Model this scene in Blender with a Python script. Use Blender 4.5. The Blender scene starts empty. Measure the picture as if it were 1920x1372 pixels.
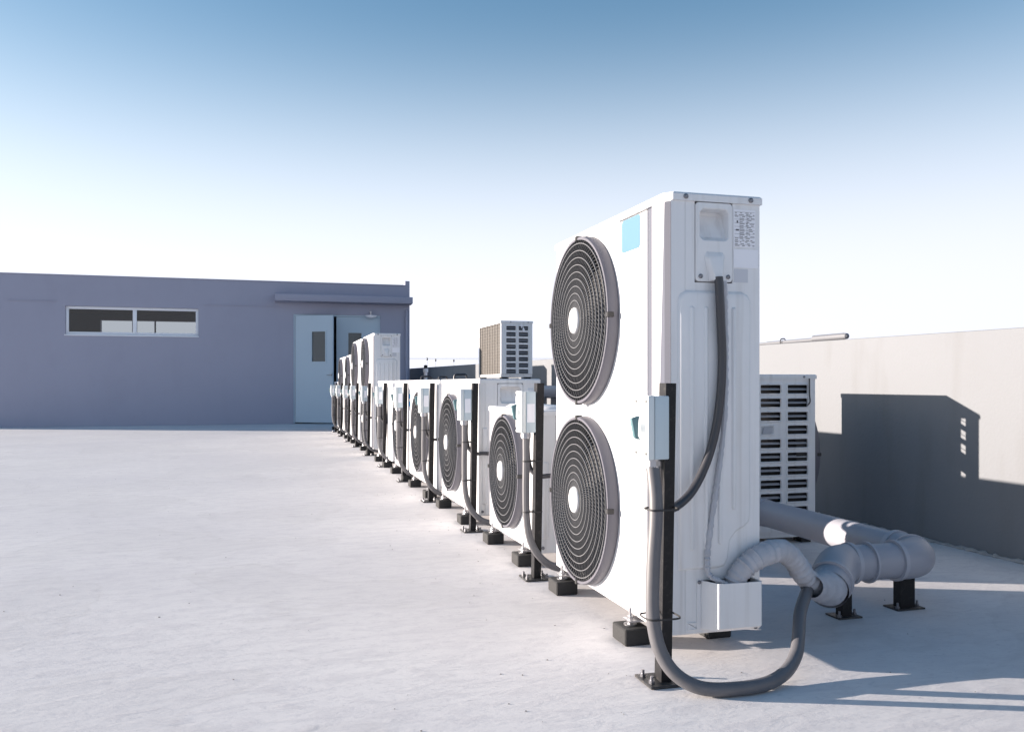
import bpy, bmesh, math, random
from mathutils import Vector, Matrix
random.seed(7)
R = math.radians
sc = bpy.context.scene
C = sc.collection

# ------------------------------------------------------------------ camera
cam_d = bpy.data.cameras.new('camera'); cam = bpy.data.objects.new('camera', cam_d); C.objects.link(cam)
cam.location = (0, 0, 0.86)
cam.rotation_euler = (R(90), 0, -math.atan(455 / 1600))
cam_d.sensor_width = 36.0; cam_d.lens = 36.0 * 1600 / 1920
cam_d.shift_y = 32 / 1920
cam_d.clip_start = 0.05; cam_d.clip_end = 9000
sc.camera = cam

# ------------------------------------------------------------------ sky, sun, exposure
SUN = Vector((-1.0, 0.42, 0.180)).normalized()          # direction towards the sun
elev = math.asin(SUN.z); azim = math.atan2(SUN.x, SUN.y)
w = bpy.data.worlds.new('World'); sc.world = w; w.use_nodes = True
nt = w.node_tree; nt.nodes.clear()
out = nt.nodes.new('ShaderNodeOutputWorld'); bg = nt.nodes.new('ShaderNodeBackground')
sky = nt.nodes.new('ShaderNodeTexSky'); sky.sky_type = 'NISHITA'; sky.sun_disc = False
sky.sun_elevation = elev; sky.sun_rotation = azim
sky.altitude = 0; sky.air_density = 1.0; sky.dust_density = 1.0; sky.ozone_density = 1.5
bg.inputs['Strength'].default_value = 0.15
def wn(t): return nt.nodes.new(t)
hs = wn('ShaderNodeHueSaturation'); hs.inputs['Saturation'].default_value = 1.22; hs.inputs['Value'].default_value = 0.44
nt.links.new(sky.outputs[0], hs.inputs['Color'])
# pale air low in the sky, thicker towards the sun side
gc = wn('ShaderNodeTexCoord'); sx = wn('ShaderNodeSeparateXYZ'); nt.links.new(gc.outputs['Generated'], sx.inputs[0])
dt = wn('ShaderNodeVectorMath'); dt.operation = 'DOT_PRODUCT'; dt.inputs[1].default_value = (SUN.x, SUN.y, 0)
nt.links.new(gc.outputs['Generated'], dt.inputs[0])
ma = wn('ShaderNodeMath'); ma.operation = 'MULTIPLY_ADD'; ma.inputs[1].default_value = 0.02
nt.links.new(dt.outputs['Value'], ma.inputs[0]); nt.links.new(sx.outputs['Z'], ma.inputs[2])
mr = wn('ShaderNodeMapRange'); mr.interpolation_type = 'SMOOTHERSTEP'
mr.inputs['From Min'].default_value = 0.03; mr.inputs['From Max'].default_value = 0.46
mr.inputs['To Min'].default_value = 1.0; mr.inputs['To Max'].default_value = 0.0
nt.links.new(ma.outputs[0], mr.inputs['Value'])
mw = wn('ShaderNodeMix'); mw.data_type = 'RGBA'; vm = wn('ShaderNodeVectorMath'); vm.operation = 'SCALE'; vm.inputs[0].default_value = (1.84, 1.88, 2.12)
hb = wn('ShaderNodeMath'); hb.operation = 'MULTIPLY_ADD'; hb.inputs[1].default_value = 0.10; hb.inputs[2].default_value = 1.02
nt.links.new(dt.outputs['Value'], hb.inputs[0]); nt.links.new(hb.outputs[0], vm.inputs['Scale']); nt.links.new(vm.outputs[0], mw.inputs[7])
nt.links.new(mr.outputs[0], mw.inputs[0]); nt.links.new(hs.outputs[0], mw.inputs[6])
nt.links.new(mw.outputs[2], bg.inputs[0]); nt.links.new(bg.outputs[0], out.inputs[0])
sd = bpy.data.lights.new('sun', 'SUN'); sd.energy = 3.4; sd.angle = R(0.5); sd.color = (1.0, 0.88, 0.78)
so = bpy.data.objects.new('sun', sd); C.objects.link(so)
so.rotation_euler = SUN.to_track_quat('Z', 'Y').to_euler(); so.location = (-8, 6, 8)
sc.view_settings.view_transform = 'Standard'; sc.view_settings.look = 'None'
sc.view_settings.exposure = 1.86; sc.view_settings.gamma = 1.0
sc.view_settings.use_curve_mapping = False


# ------------------------------------------------------------------ materials
def mat(name, col, rough=0.5, metal=0.0, var=0.0, vscale=6.0, bump=0.0, bscale=80.0, spec=0.5, dirt=None, dscale=3.0, damt=0.0):
    m = bpy.data.materials.new(name); m.use_nodes = True
    n = m.node_tree.nodes; l = m.node_tree.links
    b = n['Principled BSDF']
    b.inputs['Roughness'].default_value = rough; b.inputs['Metallic'].default_value = metal
    b.inputs['Specular IOR Level'].default_value = spec
    b.inputs['Base Color'].default_value = (*col, 1)
    tc = n.new('ShaderNodeTexCoord')
    last = None
    if var > 0:
        no = n.new('ShaderNodeTexNoise'); no.inputs['Scale'].default_value = vscale; no.inputs['Detail'].default_value = 6
        l.new(tc.outputs['Object'], no.inputs['Vector'])
        mx = n.new('ShaderNodeMix'); mx.data_type = 'RGBA'
        mx.inputs[6].default_value = (*[c * (1 - var) for c in col], 1)
        mx.inputs[7].default_value = (*[min(1, c * (1 + var)) for c in col], 1)
        l.new(no.outputs[0], mx.inputs[0]); last = mx.outputs[2]
    if dirt:
        no = n.new('ShaderNodeTexNoise'); no.inputs['Scale'].default_value = dscale; no.inputs['Detail'].default_value = 8
        no.inputs['Roughness'].default_value = 0.65
        l.new(tc.outputs['Object'], no.inputs['Vector'])
        rp = n.new('ShaderNodeValToRGB'); rp.color_ramp.elements[0].position = 0.52; rp.color_ramp.elements[1].position = 0.78
        rp.color_ramp.elements[1].color = (damt, damt, damt, 1)
        l.new(no.outputs[0], rp.inputs[0])
        mx = n.new('ShaderNodeMix'); mx.data_type = 'RGBA'
        mx.inputs[6].default_value = (*col, 1); mx.inputs[7].default_value = (*dirt, 1)
        if last: l.new(last, mx.inputs[6])
        l.new(rp.outputs[0], mx.inputs[0]); last = mx.outputs[2]
    if last: l.new(last, b.inputs['Base Color'])
    if bump > 0:
        no = n.new('ShaderNodeTexNoise'); no.inputs['Scale'].default_value = bscale; no.inputs['Detail'].default_value = 5
        l.new(tc.outputs['Object'], no.inputs['Vector'])
        bp = n.new('ShaderNodeBump'); bp.inputs['Strength'].default_value = bump; bp.inputs['Distance'].default_value = 0.004
        l.new(no.outputs[0], bp.inputs['Height']); l.new(bp.outputs[0], b.inputs['Normal'])
    return m

M = {}
M['paint'] = mat('white_paint', (.74, .74, .75), .38, var=.03, vscale=3, dirt=(.5, .48, .45), dscale=5, damt=.18)
def streaks(m, col, amt, sc_=34):
    n = m.node_tree.nodes; l = m.node_tree.links; b = n['Principled BSDF']
    src = b.inputs['Base Color'].links[0].from_socket
    tc = n.new('ShaderNodeTexCoord'); mp = n.new('ShaderNodeMapping'); mp.inputs['Scale'].default_value = (sc_, sc_, 1.3)
    no = n.new('ShaderNodeTexNoise'); no.inputs['Scale'].default_value = 1.0; no.inputs['Detail'].default_value = 4
    l.new(tc.outputs['Object'], mp.inputs['Vector']); l.new(mp.outputs[0], no.inputs['Vector'])
    rp = n.new('ShaderNodeValToRGB'); rp.color_ramp.elements[0].position = .52; rp.color_ramp.elements[1].position = .80
    rp.color_ramp.elements[1].color = (amt, amt, amt, 1); l.new(no.outputs[0], rp.inputs[0])
    mx = n.new('ShaderNodeMix'); mx.data_type = 'RGBA'; mx.inputs[7].default_value = (*col, 1)
    l.new(rp.outputs[0], mx.inputs[0]); l.new(src, mx.inputs[6]); l.new(mx.outputs[2], b.inputs['Base Color'])
streaks(M['paint'], (.46, .44, .42), .45)
M['trim'] = mat('grey_trim', (.42, .43, .47), .45)
M['rim'] = mat('grille_rim_plastic', (.115, .113, .135), .45)
M['grille'] = mat('grille_wire', (.075, .078, .086), .5)
M['ringwire'] = mat('grille_ring_wire', (.165, .168, .178), .45)
M['blade'] = mat('fan_plastic', (.018, .018, .02), .6)
M['cavity'] = mat('dark_cavity', (.018, .018, .02), .8)
M['coil'] = mat('coil_fins', (.13, .12, .11), .5, metal=.3, var=.25, vscale=30)
M['rubber'] = mat('black_rubber', (.022, .022, .023), .75, bump=.3, bscale=120)
M['black'] = mat('black_steel_paint', (.009, .009, .011), .5, var=.2, vscale=20, spec=.3, dirt=(.10, .09, .08), dscale=60, damt=.35)
M['plate'] = mat('weathered_steel_plate', (.03, .03, .032), .45, dirt=(.2, .17, .14), dscale=30, damt=.6)
M['zinc'] = mat('zinc_metal', (.42, .42, .44), .3, metal=.9)
M['box'] = mat('switch_box_plastic', (.50, .58, .62), .4)
M['boxfront'] = mat('switch_cover_plastic', (.66, .70, .70), .4)
M['handle'] = mat('switch_handle_plastic', (.10, .19, .21), .4)
M['darkgap'] = mat('dark_gap', (.02, .02, .022), .6)
M['conduit'] = mat('grey_conduit', (.125, .122, .13), .45, var=.15, vscale=25)
M['cable'] = mat('black_cable', (.045, .045, .052), .4)
M['tape'] = mat('white_tape_wrap', (.42, .43, .47), .55, var=.2, vscale=30, bump=.9, bscale=45)
M['pvc'] = mat('grey_pvc', (.36, .36, .40), .45, var=.05, vscale=5, dirt=(.25, .24, .23), dscale=14, damt=.25)
M['pvcring'] = mat('grey_pvc_ring', (.42, .42, .46), .45)
M['coping'] = mat('coping_tube_plastic', (.16, .165, .18), .5)
M['foam'] = mat('crumpled_foil', (.6, .61, .62), .4, metal=.4, bump=.8, bscale=60)
M['guard'] = mat('corner_shade_tone', (.072, .078, .108), .55)  # shade of the near corner, put into the colour
M['bluesticker'] = mat('blue_sticker', (.095, .20, .29), .35)
M['bluesmall'] = mat('bright_blue_sticker', (.01, .15, .38), .35)
M['label'] = mat('white_label', (.82, .82, .86), .5)
M['labelgrey'] = mat('pale_grey_label', (.55, .56, .60), .5)
M['print'] = mat('black_print', (.11, .11, .12), .6)
M['screw'] = mat('screw_steel', (.25, .25, .27), .35, metal=.8)
M['wallR'] = mat('parapet_paint', (.203, .212, .226), .85, var=.05, vscale=.8, bump=.25, bscale=60, dirt=(.19, .19, .195), dscale=1.3, damt=.35)
M['wallB'] = mat('building_paint', (.345, .35, .435), .85, var=.04, vscale=.7, bump=.2, bscale=50, dirt=(.3, .3, .37), dscale=.9, damt=.4)
M['door'] = mat('door_paint', (.44, .54, .62), .4, var=.03, vscale=2)
M['frame'] = mat('window_aluminium', (.80, .82, .86), .4)
M['interior'] = mat('interior_plaster', (.24, .22, .20), .9)
M['seal'] = mat('sealant_bead', (.38, .37, .36), .7, var=.3, vscale=30, bump=.8, bscale=40)
M['bracket'] = mat('bracket_steel', (.3, .3, .32), .45, metal=.5)
M['pole'] = mat('concrete_pole', (.35, .34, .33), .8)
M['porcelain'] = mat('insulator_glaze', (.05, .045, .045), .3)

g = bpy.data.materials.new('window_glass'); g.use_nodes = True
n = g.node_tree.nodes; l = g.node_tree.links; n.clear()
o_ = n.new('ShaderNodeOutputMaterial'); mx = n.new('ShaderNodeMixShader'); tr = n.new('ShaderNodeBsdfTransparent')
gl = n.new('ShaderNodeBsdfGlossy'); gl.inputs['Roughness'].default_value = .02; fr = n.new('ShaderNodeFresnel'); fr.inputs[0].default_value = 1.5
tr.inputs[0].default_value = (.62, .64, .64, 1)
l.new(fr.outputs[0], mx.inputs[0]); l.new(tr.outputs[0], mx.inputs[1]); l.new(gl.outputs[0], mx.inputs[2]); l.new(mx.outputs[0], o_.inputs[0])
M['glass'] = g

# roof deck: trowelled pale concrete coating
m = bpy.data.materials.new('deck_concrete'); m.use_nodes = True; M['deck'] = m
n = m.node_tree.nodes; l = m.node_tree.links; b = n['Principled BSDF']; b.inputs['Roughness'].default_value = .8
b.inputs['Specular IOR Level'].default_value = .25
tc = n.new('ShaderNodeTexCoord')
def noise(scale, detail=6, rough=.55, vec=None, dist=0.0):
    q = n.new('ShaderNodeTexNoise'); q.inputs['Scale'].default_value = scale; q.inputs['Detail'].default_value = detail
    q.inputs['Roughness'].default_value = rough; q.inputs['Distortion'].default_value = dist
    l.new(vec or tc.outputs['Object'], q.inputs['Vector']); return q
def ramp(src, p0, p1, c0=(0, 0, 0, 1), c1=(1, 1, 1, 1)):
    q = n.new('ShaderNodeValToRGB'); q.color_ramp.elements[0].position = p0; q.color_ramp.elements[1].position = p1
    q.color_ramp.elements[0].color = c0; q.color_ramp.elements[1].color = c1; l.new(src, q.inputs[0]); return q
def mixc(fac, a, bb, mode='MIX'):
    q = n.new('ShaderNodeMix'); q.data_type = 'RGBA'; q.blend_type = mode
    if isinstance(fac, float): q.inputs[0].default_value = fac
    else: l.new(fac, q.inputs[0])
    for i, s in ((6, a), (7, bb)):
        if isinstance(s, tuple): q.inputs[i].default_value = s
        else: l.new(s, q.inputs[i])
    return q.outputs[2]
mp = n.new('ShaderNodeMapping'); mp.inputs['Scale'].default_value = (1.0, 2.4, 1.0); mp.inputs['Rotation'].default_value = (0, 0, R(-16))
l.new(tc.outputs['Object'], mp.inputs['Vector'])
big = ramp(noise(.55, 5, .6).outputs[0], .3, .72, (.64, .622, .63, 1), (.755, .735, .725, 1))
mid = ramp(noise(7, 8, .7, mp.outputs[0], .6).outputs[0], .45, .75)
strk = ramp(noise(26, 6, .62, mp.outputs[0], 1.2).outputs[0], .55, .72)
c = mixc(mid.outputs[0], big.outputs[0], (.585, .567, .58, 1))
mm = n.new('ShaderNodeMath'); mm.operation = 'MULTIPLY'; mm.inputs[1].default_value = .55; l.new(strk.outputs[0], mm.inputs[0])
c = mixc(mm.outputs[0], c, (.48, .465, .485, 1))
spk = ramp(noise(150, 2, .5).outputs[0], .74, .78)
mm = n.new('ShaderNodeMath'); mm.operation = 'MULTIPLY'; mm.inputs[1].default_value = .7; l.new(spk.outputs[0], mm.inputs[0])
c = mixc(mm.outputs[0], c, (.16, .15, .15, 1))
rust = ramp(noise(.42, 3, .5).outputs[0], .68, .8)
mm = n.new('ShaderNodeMath'); mm.operation = 'MULTIPLY'; mm.inputs[1].default_value = .35; l.new(rust.outputs[0], mm.inputs[0])
c = mixc(mm.outputs[0], c, (.55, .44, .38, 1))
pn = noise(.8, 4, .5, None, .4)
pa = n.new('ShaderNodeMath'); pa.operation = 'SUBTRACT'; pa.inputs[1].default_value = .53; l.new(pn.outputs[0], pa.inputs[0])
pb = n.new('ShaderNodeMath'); pb.operation = 'ABSOLUTE'; l.new(pa.outputs[0], pb.inputs[0])
pr_ = ramp(pb.outputs[0], .0, .012, (.15, .15, .15, 1), (0, 0, 0, 1))
pool = ramp(pn.outputs[0], .525, .545, (0, 0, 0, 1), (.11, .11, .11, 1))
c = mixc(pool.outputs[0], c, (.50, .485, .48, 1)); c = mixc(pr_.outputs[0], c, (.42, .40, .39, 1))
l.new(c, b.inputs['Base Color'])
bp = n.new('ShaderNodeBump'); bp.inputs['Strength'].default_value = .17; bp.inputs['Distance'].default_value = .005
ad = n.new('ShaderNodeMath'); ad.operation = 'ADD'; l.new(mid.outputs[0], ad.inputs[0]); l.new(noise(18, 4, .55, mp.outputs[0]).outputs[0], ad.inputs[1])
l.new(ad.outputs[0], bp.inputs['Height']); l.new(bp.outputs[0], b.inputs['Normal'])
M['grit'] = mat('grit_stone', (.12, .115, .11), .9)
streaks(M['wallR'], (.15, .148, .145), .4, 7); streaks(M['wallB'], (.31, .315, .39), .35, 3)
M['terrain'] = mat('distant_ground', (.16, .16, .14), .9, var=.3, vscale=.01)


# ------------------------------------------------------------------ mesh helpers
class MB:
    def __init__(s): s.v = []; s.f = []
    def add(s, vs, fs):
        k = len(s.v); s.v += [tuple(p) for p in vs]; s.f += [tuple(i + k for i in q) for q in fs]; return s
    def box(s, x0, x1, y0, y1, z0, z1):
        return s.add([(x0, y0, z0), (x1, y0, z0), (x1, y1, z0), (x0, y1, z0), (x0, y0, z1), (x1, y0, z1), (x1, y1, z1), (x0, y1, z1)],
                     [(0, 3, 2, 1), (4, 5, 6, 7), (0, 1, 5, 4), (1, 2, 6, 5), (2, 3, 7, 6), (3, 0, 4, 7)])
    def tube(s, path, r, n=12, caps=True, ring=None):
        P = [Vector(p) for p in path]; L = len(P)
        rr = r if isinstance(r, (list, tuple)) else [r] * L
        T = []
        for i in range(L):
            t = (P[min(i + 1, L - 1)] - P[max(i - 1, 0)]).normalized(); T.append(t)
        up = Vector((0, 0, 1)) if abs(T[0].z) < .9 else Vector((1, 0, 0))
        u = (up - T[0] * up.dot(T[0])).normalized()
        vs = []; fs = []
        for i in range(L):
            u = (u - T[i] * u.dot(T[i])).normalized(); v = T[i].cross(u)
            for k in range(n):
                a = 2 * math.pi * k / n
                vs.append(P[i] + (u * math.cos(a) + v * math.sin(a)) * rr[i])
        for i in range(L - 1):
            for k in range(n):
                k2 = (k + 1) % n
                fs.append((i * n + k, i * n + k2, (i + 1) * n + k2, (i + 1) * n + k))
        if caps:
            fs.append(tuple(range(n - 1, -1, -1))); fs.append(tuple((L - 1) * n + k for k in range(n)))
        return s.add(vs, fs)
    def prism(s, base, top):            # two matching 3D loops -> closed solid
        k = len(base)
        fs = [tuple(range(k - 1, -1, -1)), tuple(range(k, 2 * k))]
        fs += [(i, (i + 1) % k, k + (i + 1) % k, k + i) for i in range(k)]
        return s.add(list(base) + list(top), fs)
    def loops(s, loops, cap0=False, cap1=False):
        k = len(loops[0]); vs = [p for lp in loops for p in lp]; fs = []
        for j in range(len(loops) - 1):
            for i in range(k):
                i2 = (i + 1) % k
                fs.append((j * k + i, j * k + i2, (j + 1) * k + i2, (j + 1) * k + i))
        if cap0: fs.append(tuple(range(k - 1, -1, -1)))
        if cap1: fs.append(tuple((len(loops) - 1) * k + i for i in range(k)))
        return s.add(vs, fs)
    def build(s, name, m, parent=None, bevel=0, seg=2, smooth=35, recalc=True):
        me = bpy.data.meshes.new(name); me.from_pydata(s.v, [], s.f)
        bm = bmesh.new(); bm.from_mesh(me)
        if recalc: bmesh.ops.recalc_face_normals(bm, faces=bm.faces)
        if bevel:
            ed = [e for e in bm.edges if len(e.link_faces) == 2 and e.calc_face_angle(0) > R(40)]
            bmesh.ops.bevel(bm, geom=ed, offset=bevel, segments=seg, affect='EDGES', profile=.5, clamp_overlap=True)
        bm.to_mesh(me); bm.free()
        for p in me.polygons: p.use_smooth = True
        me.set_sharp_from_angle(angle=R(smooth))
        me.materials.append(M[m] if isinstance(m, str) else m)
        o = bpy.data.objects.new(name, me); C.objects.link(o)
        if parent: o.parent = parent
        return o

def empty(name, loc=(0, 0, 0), rz=0):
    o = bpy.data.objects.new(name, None); C.objects.link(o); o.location = loc; o.rotation_euler = (0, 0, rz)
    o.empty_display_size = .1; return o
def tag(o, label, cat, group=None):
    o['label'] = label; o['category'] = cat
    if group: o['group'] = group
    return o
def struct(o): o['kind'] = 'structure'; return o
def copy_tree(o, parent=None):
    c_ = o.copy(); C.objects.link(c_)
    if parent: c_.parent = parent
    for ch in list(o.children): copy_tree(ch, c_)
    return c_
def spline(pts, sub=8):
    P = [Vector(p) for p in pts]; P = [P[0] * 2 - P[1]] + P + [P[-1] * 2 - P[-2]]; o = []
    for i in range(1, len(P) - 2):
        for k in range(sub):
            t = k / sub; a, b_, c_, d = P[i - 1], P[i], P[i + 1], P[i + 2]
            o.append(.5 * ((2 * b_) + (c_ - a) * t + (2 * a - 5 * b_ + 4 * c_ - d) * t * t + (3 * b_ - a - 3 * c_ + d) * t ** 3))
    o.append(P[-2]); return o
def rrect(x0, x1, z0, z1, r, n=5):      # rounded rectangle as 2D loop, counter-clockwise
    pts = []
    for cx, cz, a0 in ((x1 - r, z1 - r, 0), (x0 + r, z1 - r, 90), (x0 + r, z0 + r, 180), (x1 - r, z0 + r, 270)):
        for k in range(n + 1):
            a = R(a0 + 90 * k / n); pts.append((cx + r * math.cos(a), cz + r * math.sin(a)))
    return pts
def inset(poly, d):                     # inward offset of a ccw 2D loop
    k = len(poly); o = []
    for i in range(k):
        p0, p1, p2 = Vector(poly[i - 1]), Vector(poly[i]), Vector(poly[(i + 1) % k])
        e1 = (p1 - p0).normalized(); e2 = (p2 - p1).normalized()
        nn = Vector((-e1.y - e2.y, e1.x + e2.x))
        if nn.length < 1e-6: nn = Vector((-e1.y, e1.x))
        nn.normalize(); cs = max(.5, nn.dot(Vector((-e1.y, e1.x))))
        q = p1 + nn * d / cs; o.append((q.x, q.y))
    return o
def emboss(mb, poly, y, h, slope):      # raised pad on a -Y face at plane y
    L = [poly, inset(poly, slope * .5), inset(poly, slope)]
    Y = [y, y - h * .8, y - h]
    return mb.loops([[(p[0], yy, p[1]) for p in q] for q, yy in zip(L, Y)], cap1=True)


# ------------------------------------------------------------------ the setting
struct(MB().add([(-4000, -4000, -14), (4000, -4000, -14), (4000, 4000, -14), (-4000, 4000, -14)], [(0, 1, 2, 3)]).build('ground', 'terrain'))
struct(MB().box(-40, 3.75, -25, 60, -.6, 0).build('roof_deck', 'deck'))

XW = 3.454
wall = MB()
def wz(y): return 1.125 + (y - 3.2) * .0058
ys = (-10, 45)
wall.prism([(XW, ys[0], .001), (XW + .16, ys[0], .001), (XW + .16, ys[0], wz(ys[0])), (XW, ys[0], wz(ys[0]))],
           [(XW, ys[1], .001), (XW + .16, ys[1], .001), (XW + .16, ys[1], wz(ys[1])), (XW, ys[1], wz(ys[1]))])
wall_o = wall.build('parapet_wall', 'wallR', bevel=.008)
tag(wall_o, 'long low rendered parapet wall along the right edge of the roof', 'wall')
# sealant bead along its foot
bead = MB(); pts = []; rad = []
y = 1.0
while y < 9:
    pts.append((XW - .002 - random.random() * .008, y, .003 + random.random() * .006)); rad.append(.005 + random.random() * .010); y += .022
bead.tube(pts, rad, 6); bead.build('sealant_bead', 'seal', wall_o)

# ---- loose grit on the deck
gr = MB(); rg = random.Random(11)
for _ in range(420):
    if rg.random() < .45: x, y = 1.0 + rg.gauss(0, .22), 1.9 + rg.random() * 10
    else: x, y = rg.uniform(-3.5, 3.3), rg.uniform(1.2, 9)
    r_ = rg.uniform(.0015, .0042); a = rg.random() * 6.28
    gr.add([(x + r_ * math.cos(a + k * 2.09) * rg.uniform(.7, 1.4), y + r_ * math.sin(a + k * 2.09), .0008) for k in range(3)] + [(x, y, r_ * .9)], [(0, 1, 3), (1, 2, 3), (2, 0, 3), (0, 2, 1)])
go = gr.build('grit', 'grit'); go['kind'] = 'stuff'; go['label'] = 'small dark specks of grit scattered on the pale roof deck'; go['category'] = 'grit'

# ---- building with double door and strip window
BY = 18.6; BX0, BX1 = -6.4, 2.956; BD = 4.8; BZ = 2.98; th = .2
B = empty('roof_building', (0, BY, 0))
tag(B, 'grey stair building with strip window and double door at the far end', 'building')
WX0, WX1, WZ0, WZ1 = -3.875, -1.40, 1.823, 2.385
DX0, DX1, DZ = .488, 2.316, 2.32
f = MB()
f.box(BX0, WX0, 0, th, .001, BZ); f.box(WX1, DX0, 0, th, .001, BZ); f.box(DX1, BX1, 0, th, .001, BZ)
f.box(WX0, WX1, 0, th, .001, WZ0); f.box(WX0, WX1, 0, th, WZ1, BZ); f.box(DX0, DX1, 0, th, DZ, BZ)
f.build('front_wall', 'wallB', B)
for a in (BX0, BX1 - th): MB().box(a, a + th, th, BD - th, .001, BZ).build('side_wall', 'wallB', B)
OX0, OX1, OZ0, OZ1 = -4.04, -1.81, 2.116, 2.425
f = MB(); f.box(BX0, OX0, BD - th, BD, .001, BZ); f.box(OX1, BX1, BD - th, BD, .001, BZ)
f.box(OX0, OX1, BD - th, BD, .001, OZ0); f.box(OX0, OX1, BD - th, BD, OZ1, BZ)
f.build('back_wall', 'wallB', B)
for a, b_ in ((-3.32, -3.24), (-2.80, -2.765)): MB().box(a, b_, BD - .14, BD - .08, OZ0, OZ1).build('back_mullion', 'frame', B)
MB().box(BX0 + th, BX1 - th, th, BD - th, 2.62, 2.74).build('roof_slab', 'interior', B)
MB().box(BX0 + th, BX1 - th, th, BD - th, .002, .01).build('inside_floor', 'interior', B)
f = MB(); f.box(BX0 + th, BX1 - th, BD - th - .03, BD - th, .012, 2.0); f.box(.1, .2, th, BD - th - .03, .012, 2.6)
f.box(BX0 + th, BX0 + th + .03, th, BD - th - .03, .012, 2.6)
f.build('inside_wall', 'interior', B)
f = MB(); f.box(-4.9, -1.0, 2.3, 2.5, 2.42, 2.60)
f.build('ceiling_beam', 'interior', B)
# parapet upstand at the right corner, drip strips, canopy
MB().box(2.86, BX1, .0, .24, BZ, 3.09).build('parapet_upstand', 'wallB', B)
MB().box(BX0, 2.86, -.012, th + .012, BZ, BZ + .022).build('coping', 'wallB', B, bevel=.004)
for a, b_ in ((-4.88, -4.02), (-1.29, .105)):
    MB().box(a, b_, -.012, 0.0, 2.462, 2.482).build('drip_strip', 'wallB', B)
f = MB(); f.prism([(.108, 0, 2.56), (.108, -.26, 2.575), (.108, -.26, 2.715), (.108, 0, 2.73)],
                  [(BX1 + .03, 0, 2.56), (BX1 + .03, -.26, 2.575), (BX1 + .03, -.26, 2.715), (BX1 + .03, 0, 2.73)])
f.build('canopy', 'wallB', B, bevel=.008)
f = MB(); f.tube([(2.885, -.045, .05), (2.885, -.045, 2.36), (2.885, -.03, 2.42), (2.885, .005, 2.44)], .03, 10)
dp = f.build('downpipe', 'wallB', B)
for z in (.5, 1.4, 2.2): MB().box(2.845, 2.925, -.05, .0, z, z + .03).build('pipe_clip', 'bracket', dp)
# window
W = empty('window'); W.parent = B; W.location = (0, 0, 0)
f = MB(); t_ = .055
f.box(WX0, WX1, .05, .11, WZ0, WZ0 + t_); f.box(WX0, WX1, .05, .11, WZ1 - t_, WZ1)
f.box(WX0, WX0 + t_, .05, .11, WZ0 + t_, WZ1 - t_); f.box(WX1 - t_, WX1, .05, .11, WZ0 + t_, WZ1 - t_)
f.box(-2.65, -2.575, .045, .115, WZ0 + t_, WZ1 - t_)
f.build('window_frame', 'frame', W, bevel=.004)
for a, b_ in ((WX0 + t_, -2.65), (-2.575, WX1 - t_)):
    MB().box(a, b_, .078, .084, WZ0 + t_, WZ1 - t_).build('pane', 'glass', W)
MB().box(WX0 - .01, WX1 + .01, -.02, .05, WZ0 - .025, WZ0 - .001).build('sill', 'frame', W, bevel=.004)
# door
D = empty('double_door'); D.parent = B
f = MB(); f.box(DX0, DX0 + .035, .02, .14, .01, DZ); f.box(DX1 - .035, DX1, .02, .14, .01, DZ); f.box(DX0 + .035, DX1 - .035, .02, .14, DZ - .035, DZ)
f.build('door_frame', 'door', D)
def leaf(name, wdt, h, wx0, wx1, wz0, wz1):
    f = MB(); t = .045
    f.box(0, wx0, 0, t, .02, h); f.box(wx1, wdt, 0, t, .02, h); f.box(wx0, wx1, 0, t, .02, wz0); f.box(wx0, wx1, 0, t, wz1, h)
    f.box(wx0 - .03, wx0, -.008, 0, wz0 - .03, wz1 + .03); f.box(wx1, wx1 + .03, -.008, 0, wz0 - .03, wz1 + .03)
    f.box(wx0, wx1, -.008, 0, wz0 - .03, wz0); f.box(wx0, wx1, -.008, 0, wz1, wz1 + .03)
    f.box(wx0, wx1, .03, .034, wz0, wz1)
    return f.build(name, 'door', None)
lf = leaf('door_leaf', .87, 2.27, .39, .70, 1.30, 1.93); lf.parent = D
lf.location = (DX0 + .04, .015, 0.01); lf.rotation_euler = (0, 0, R(-31))
MB().box(.392, .698, .012, .016, 1.302, 1.928).build('door_window', 'glass', lf)
f = MB(); f.tube([(.84, -.05, 1.02), (.84, 0.0, 1.02)], .018, 10); f.tube([(.84, -.05, 1.02), (.76, -.05, 1.02)], .010, 8)
f.build('handle', 'zinc', lf)
rl = leaf('door_leaf', .90, 2.27, .25, .53, 1.30, 1.93); rl.parent = D; rl.location = (1.385, .03, .01)
MB().box(.252, .528, .012, .016, 1.302, 1.928).build('door_window', 'glass', rl)
# lamp above right leaf (hung under the canopy)
L = empty('wall_lamp', (2.11, BY, 0)); tag(L, 'small white oval wall lamp above the right door leaf', 'lamp')
f = MB(); pr = [(.0, -.14), (.05, -.135), (.10, -.10), (.115, -.06), (.115, -.0)]
f.loops([[(r_ * math.cos(2 * math.pi * k / 20), -.09 + r_ * .8 * math.sin(2 * math.pi * k / 20), 2.30 + z * .5) for k in range(20)] for r_, z in [(.01, -.10), (.06, -.09), (.10, -.05), (.12, 0), (.12, .03)]], cap0=True, cap1=True)
f.build('lamp_shade', 'label', L)
f = MB(); f.tube([(-.01, -.09, 2.315), (-.01, -.09, 2.385)], .012, 8); f.box(-.03, .01, -.09, 0, 2.375, 2.40); f.build('lamp_arm', 'zinc', L)


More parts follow.
